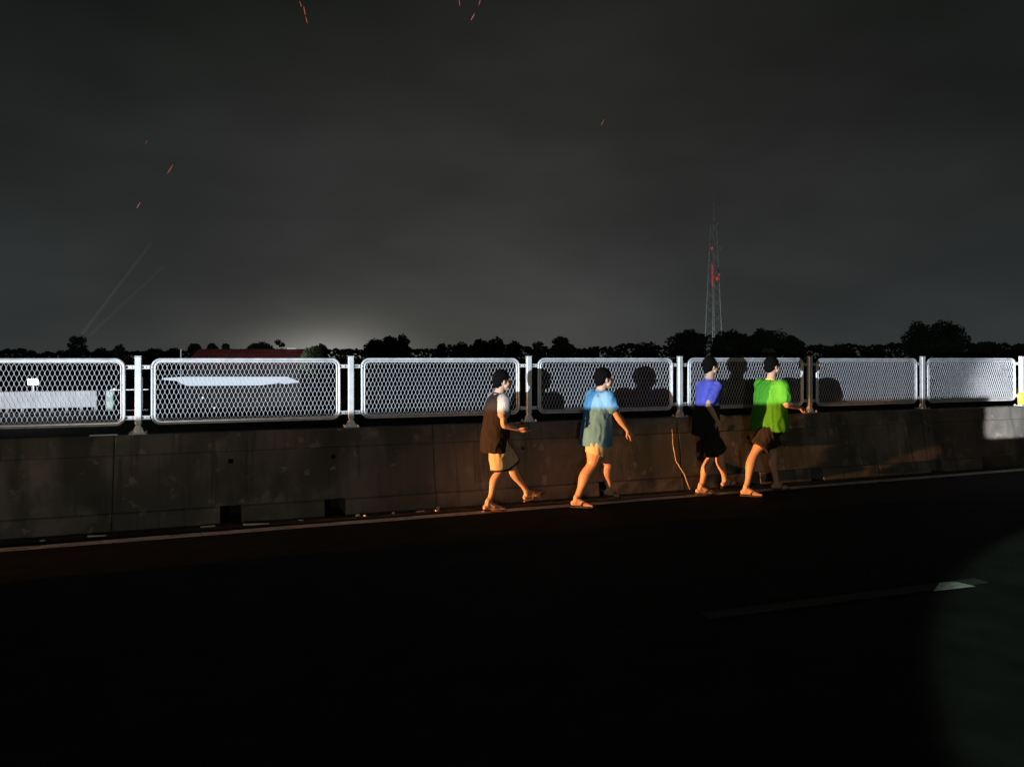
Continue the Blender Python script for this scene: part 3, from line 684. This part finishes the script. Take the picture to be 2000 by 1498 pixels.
def person(label, loc, rz, P, clothes, k=1.0, girth=1.0):
    r = empty('person', loc, label, 'person', 'people walking along the barrier', rz)
    g = girth; v = Vector
    hip = P['hip']; lean = P.get('lean', .02); hz = hip[2]; hx = hip[0]; H = P['H']
    zs = lambda t: hz + (H * .838 - hz) * t                         # 0 hips .. 1 base of neck
    xs = lambda t: hx + lean * t
    body = bmesh.new()
    T = [(xs(-.10), 0, zs(-.14), .085 * g, .13 * g), (xs(0), 0, zs(0), .112 * g, .158 * g), (xs(.2), 0, zs(.22), .108 * g, .150 * g), (xs(.42), 0, zs(.42), .104 * g, .142 * g), (xs(.65), 0, zs(.65), .112 * g, .160 * g), (xs(.82), 0, zs(.84), .098 * g, .165 * g), (xs(.95), 0, zs(.94), .068 * g, .120 * g), (xs(1), 0, zs(1.0), .050, .060)]
    loft(body, T)
    nb = v((xs(1) - .005, 0, zs(.96))); hc = v((xs(1) + .022 + P.get('headf', 0), 0, H - .118 * k))
    limb(body, [nb, nb * .45 + hc * .55, hc + v((-.01, 0, -.02))], [.060 * k, .054 * k, .052 * k])
    Hd = Matrix.Rotation(P.get('turn', 0), 3, 'Z') @ Matrix.Rotation(P.get('nod', .05), 3, 'Y'); h = lambda x, y, z: hc + Hd @ (v((x, y, z)) * k)
    ball(body, h(-.010, 0, .022), .094 * k, (1.0, .80, .98), Hd); ball(body, h(.030, 0, -.030), .070 * k, (.92, .84, 1.1), Hd); ball(body, h(.058, 0, -.078), .032 * k, (1, 1.15, .8), Hd)
    limb(body, [h(.088, 0, .016), h(.102, 0, -.012), h(.108, 0, -.028)], [.009, .012, .015], 8, 2)
    ball(body, h(.098, .012, -.030), .009); ball(body, h(.098, -.012, -.030), .009)
    limb(body, [h(.072, -.040, .030), h(.086, 0, .028), h(.072, .040, .030)], [.012, .013, .012], 8, 2)
    for z_, q in ((-.052, .011), (-.064, .012)): limb(body, [h(.078, -.018, z_), h(.090, 0, z_), h(.078, .018, z_)], [q * .6, q, q * .6], 8, 2)
    for s_ in (-1, 1):
        ball(body, h(-.004, s_ * .076, -.012), .026 * k, (.62, .34, 1.15), Hd, 10); limb(body, [h(.05, s_ * .045, -.028), h(.03, s_ * .055, -.055)], [.022, .018], 8, 2)
    arms = {}
    for sd, sg in (('R', -1), ('L', 1)):
        hp = v((hx, sg * .082 * g, hz)); kn = v(P['knee' + sd]); an = v(P['ank' + sd])
        mid = hp * .5 + kn * .5; cf = kn * .68 + an * .32 + v((-.022, 0, 0)); lo = kn * .25 + an * .75
        lg = P.get('legs', 1.0)
        limb(body, [hp, mid, kn, cf, lo, an], [.090 * g * lg, .074 * g * lg, .051 * lg, .055 * lg, .034 * lg, .033], 14)
        ball(body, kn + v((.014, 0, 0)), .043 * lg)
        foot(body, an, P.get('head' + sd, 0), P.get('pitch' + sd, 0), P.get('fs', 1.0), sg)
        sh = v((xs(.86), sg * (.172 * g), zs(.86))); el = v(P['el' + sd]); wr = v(P['wr' + sd]); arms[sd] = (sh, el, wr)
        fa = el * .70 + wr * .30
        limb(body, [sh + v((0, -sg * .03, -.005)), sh * .55 + el * .45, el, fa, wr], [.053 * g, .043 * P.get('arm', 1), .034 * P.get('arm', 1), .037 * P.get('arm', 1), .024], 12)
        hand(body, wr, wr - el, P.get('palm' + sd, (0, -sg, 0)), .98, P.get('thumb' + sd, 1), P.get('curl', .35))
    me = fuse(body, .0058, 2); obj('body', me, M['skin'], r, True)
    hb = bmesh.new()
    ball(hb, h(-.020, 0, .034), .100 * k, (.98, .84, .98), Hd, 18); ball(hb, h(-.048, 0, -.004), .078 * k, (.75, .92, 1.15), Hd, 14)
    hb2 = bmesh.ops.bisect_plane(hb, geom=hb.verts[:] + hb.edges[:] + hb.faces[:], plane_co=h(.070, 0, .055), plane_no=Hd @ v((1, 0, -.95)), clear_outer=True)
    bmesh.ops.holes_fill(hb, edges=[e for e in hb.edges if e.is_boundary])
    hm = fuse(hb, .0055, 1, .0042, 3, (1, 1, .5), 55); obj('hair', hm, M['hair'], r, True)
    for s_ in (-1, 1):
        eb = bmesh.new(); ball(eb, h(.079, s_ * .031, .008), .0085, seg=10); obj('eye', eb, M['eye'], r, True)
    # ---- clothes
    cl = clothes; sd_ = cl.get('seed', 1)
    zb = cl['hem'][0]; fl_ = cl.get('flare', 1.0)
    def tz(z):
        for a, b in zip(T, T[1:]):
            if a[2] <= z <= b[2]: t = (z - a[2]) / (b[2] - a[2]); return [a[i] + (b[i] - a[i]) * t for i in range(5)]
        return T[0] if z < T[0][2] else T[-1]
    sh_ = bmesh.new(); secs = []
    for i in range(12):
        z = zb + (zs(.975) - zb) * i / 11; x, y, _, rx, ry = tz(z); lo_ = 1 - i / 11
        rx = max(rx, tz(zs(.1))[3] * .96 if z < zs(.1) else 0) + .020 + .026 * lo_ * fl_; ry = max(ry, tz(zs(.1))[4] * .96 if z < zs(.1) else 0) + .018 + (.022 if g < 1.05 else .040) * lo_ * fl_
        secs.append((x - .004, y, z, rx, ry))
    loft(sh_, secs)
    for sd in 'RL':
        s0, el, wr = arms[sd]; sg = -1 if sd == 'R' else 1; f_ = cl.get('sleeve', .62)
        q = s0 + (el - s0) * f_; sleeves = bmesh.new() if cl.get('sleeve_mat') else sh_
        limb(sleeves, [s0 + v((0, -sg * .045, .008)), s0 + v((0, 0, .002)), s0 + (el - s0) * f_ * .55, q], [.058 * g, .068 * g, .066 * g, .064 * g], 14)
        if cl.get('sleeve_mat'): obj('sleeve', fuse(sleeves, .0085, 2, .003, sd_, (1, 1, .6), 12), M[cl['sleeve_mat']], r, True)
    st = obj('shirt', fuse(sh_, .0085, 3, .0050, sd_, (1.3, 1.3, .55), 11), M[cl['shirt']], r, True)
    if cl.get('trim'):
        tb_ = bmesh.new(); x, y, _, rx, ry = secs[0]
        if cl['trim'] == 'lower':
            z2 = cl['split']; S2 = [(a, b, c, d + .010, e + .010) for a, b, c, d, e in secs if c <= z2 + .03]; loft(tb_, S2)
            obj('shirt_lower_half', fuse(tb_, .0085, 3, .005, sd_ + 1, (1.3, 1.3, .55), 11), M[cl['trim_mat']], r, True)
    nk = bmesh.new(); c0 = v((xs(1) + .002, 0, zs(.985))); tube(nk, [c0 + v((.066 * math.cos(t * .3927), .068 * math.sin(t * .3927), -.010 * math.cos(t * .3927))) for t in range(16)], .009, 8, closed=True)
    obj('collar', nk, M[cl.get('collar', cl['shirt'])], r, True)
    so = bmesh.new(); kf = cl['leg']; 
    S3 = [(xs(-.1), 0, zs(-.15), .095 * g, .160 * g), (xs(0), 0, zs(0), .122 * g, .170 * g), (xs(.16), 0, zs(.18), .112 * g, .156 * g)]
    loft(so, S3); hems = []
    for sd, sg in (('R', -1), ('L', 1)):
        hp = v((hx, sg * .086 * g, hz)); kn = v(P['knee' + sd]); an = v(P['ank' + sd]); q = hp + (kn - hp) * kf
        if kf > 1: q = kn + (an - kn) * (kf - 1)
        w_ = cl.get('wide', 1.0); rr_ = (.104 * g, .100 * g * w_, .094 * g * w_)
        limb(so, [hp, hp * .5 + q * .5, q], rr_, 16); hems.append((q, (q - hp).normalized(), rr_[2]))
    sm_ = fuse(so, .0085, 3, .0060, sd_ + 4, (1.5, 1.5, .5), 10)
    # trim everything below each hem so the leg opening is a clean edge
    bs = bmesh.new(); bs.from_mesh(sm_)
    for q, d_, rr_ in hems:
        vs_ = [w for w in bs.verts if (w.co - q).dot(d_) > 0 and (w.co - q).length < rr_ * 1.6]
        for w in vs_:
            e_ = (w.co - q).dot(d_); w.co -= d_ * e_ * .93
    bs.to_mesh(sm_); bs.free()
    sp_ = obj('shorts', sm_, M[cl['shorts']], r, True)
    if cl.get('hemband'):
        for q, d_, rr_ in hems:
            hb_ = bmesh.new(); tube(hb_, [q - d_ * .016, q + d_ * .006], [rr_ + .007, rr_ + .008], 20); obj('hem_band', hb_, M['dark_hem'], sp_, True)
    # sandals
    for sd, sg in (('R', -1), ('L', 1)):
        an = v(P['ank' + sd]); Rm = Matrix.Rotation(P.get('head' + sd, 0), 3, 'Z') @ Matrix.Rotation(-P.get('pitch' + sd, 0), 3, 'Y'); fs = P.get('fs', 1.0)
        b_ = bmesh.new(); ol = [(-.075, 0), (-.06, .028), (0, .030), (.07, .040), (.13, .047), (.185, .036), (.208, .006), (.19, -.030), (.13, -.044), (.07, -.036), (0, -.030), (-.06, -.028)]
        for z_ in (-.098, -.083):
            pass
        lo_ = [b_.verts.new(an + Rm @ (v((x, y * sg, -.098)) * fs)) for x, y in ol]; hi_ = [b_.verts.new(an + Rm @ (v((x, y * sg, -.084)) * fs)) for x, y in ol]
        b_.faces.new(lo_[::-1]); b_.faces.new(hi_)
        for i in range(12): b_.faces.new((lo_[i], lo_[(i + 1) % 12], hi_[(i + 1) % 12], hi_[i]))
        bmesh.ops.recalc_face_normals(b_, faces=b_.faces); so_ = obj('sandal', b_, M[cl.get('sandal', 'sandal')], r)
        b_ = bmesh.new(); F_ = lambda x, y, z: an + Rm @ (v((x, y * sg, z)) * fs)
        for s2 in (-1, 1): tube(b_, [F_(.03, s2 * .036, -.086), F_(.07, s2 * .037, -.040), F_(.10, s2 * .018, -.030), F_(.135, .012, -.052), F_(.148, .012, -.084)], .006, 6)
        obj('strap', b_, M[cl.get('sandal', 'sandal')], so_, True)
    return r

person('man in a dark brown shirt with pale sleeves and beige shorts, one hand held out', (2.76, 8.06, .012), 0,
    dict(H=1.585, hip=(0, 0, .80), lean=.045, headf=.02, kneeR=(.03, -.085, .455), ankR=(-.115, -.10, .098), pitchR=0, kneeL=(.23, .085, .475), ankL=(.43, .10, .150), pitchL=R(16),
         elR=(.02, -.235, .985), wrR=(.19, -.235, .930), elL=(.05, .23, 1.00), wrL=(.25, .13, .95), palmR=(0, .35, .94), palmL=(0, -.3, .95), thumbR=-1, curl=.22, fs=1.0),
    dict(shirt='brown_shirt', sleeve_mat='pale_sleeve', sleeve=.55, hem=(.66,), shorts='beige', leg=.98, wide=1.10, hemband=True, seed=2, sandal='sandal2', collar='dark_hem'), 1.03, 1.08)
person('stout man in a sky blue shirt and cream shorts striding right', (3.98, 7.92, .012), 0,
    dict(H=1.605, hip=(0, 0, .83), lean=.06, headf=.02, kneeR=(-.10, -.09, .47), ankR=(-.305, -.10, .100), headR=R(-25), kneeL=(.20, .09, .46), ankL=(.235, .12, .150), pitchL=R(-14), headL=R(10),
         elR=(.15, -.235, 1.07), wrR=(.285, -.24, .885), elL=(.0, .23, 1.07), wrL=(.05, .25, .84), palmR=(-.2, .8, 0), palmL=(0, -1, 0), curl=.35, legs=1.34, arm=1.25),
    dict(shirt='sky_shirt', sleeve=.60, hem=(.70,), shorts='cream', leg=.62, wide=1.12, flare=1.5, seed=5, sandal='sandal'), 1.08, 1.18)
person('tall man in a violet blue top over black shorts, third of the four walkers', (5.64, 8.10, .012), 0,
    dict(H=1.735, hip=(0, 0, .86), lean=.05, legs=1.08, kneeR=(.0, -.09, .47), ankR=(-.15, -.10, .100), headR=R(-12), kneeL=(.27, .09, .50), ankL=(.36, .10, .130), pitchL=R(10),
         elR=(-.13, -.23, 1.15), wrR=(-.02, -.26, .95), elL=(.10, .24, 1.12), wrL=(.27, .16, .97), palmR=(0, 1, 0), curl=.4),
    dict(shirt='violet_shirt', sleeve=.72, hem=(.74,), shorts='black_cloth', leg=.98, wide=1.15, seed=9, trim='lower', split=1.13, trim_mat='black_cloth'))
person('stout man in a bright green shirt and dark shorts, rightmost walker', (6.42, 7.84, .012), 0,
    dict(H=1.74, hip=(0, 0, .88), lean=.03, kneeR=(-.30, -.10, .53), ankR=(-.455, -.12, .100), headR=R(-30), kneeL=(.14, .10, .50), ankL=(.19, .10, .100), headL=R(-8),
         elR=(.03, -.28, 1.15), wrR=(.24, -.27, 1.10), elL=(.14, .26, 1.13), wrL=(.30, .16, 1.12), palmR=(0, .6, -.6), curl=.6, legs=1.12, arm=1.1),
    dict(shirt='green_shirt', sleeve=.66, hem=(.80,), shorts='grey_short', leg=.80, wide=1.1, flare=2.3, seed=13, collar='lime_trim', sandal='sandal'), 1.0, 1.22)

# ------------------------------------------------------------------ invented lamp rig out of view, its plate cut to leave the barrier in shade
r = empty('cutoff_rig', (-8, -1, 0), 'added lamp housing on a stand out of view, with a plate cut to shade the barrier', 'lamp')
def pj(x, z): f = 1 / 9.62; return (COOL.x + (x - COOL.x) * f, COOL.z + (z - COOL.z) * f)
xe, ze = pj(11.36, 1.115); _, ze2 = pj(11.36, .44); xr, _ = pj(29, 1)
pl = [(-9.2, .0), (xr, .0), (xr, ze2), (xe + .012, ze2), (xe + .004, ze2 + .002), (xe, ze2 + .010), (xe - .002, ze), (-9.2, ze)]
bm = bmesh.new(); a = [bm.verts.new((x + 8, 1.0, z)) for x, z in pl]; b = [bm.verts.new((x + 8, .998, z)) for x, z in pl]
bm.faces.new(a); bm.faces.new(b[::-1])
for i in range(len(pl)): bm.faces.new((a[i], a[(i + 1) % len(pl)], b[(i + 1) % len(pl)], b[i]))
bmesh.ops.recalc_face_normals(bm, faces=bm.faces); obj('cutoff_plate', bm, M['black'], r)
bm = bmesh.new(); box(bm, (-.25, -.2, 1.65), (.3, .26, .24), .02, ); obj('housing', bm, M['black'], r)
for a_ in (0, 2.1, 4.2):
    bm = bmesh.new(); tube(bm, [(-.25, -.2, 1.5), (-.25 + .5 * math.cos(a_), -.2 + .5 * math.sin(a_), 0)], .015, 6); obj('leg', bm, M['black'], r)
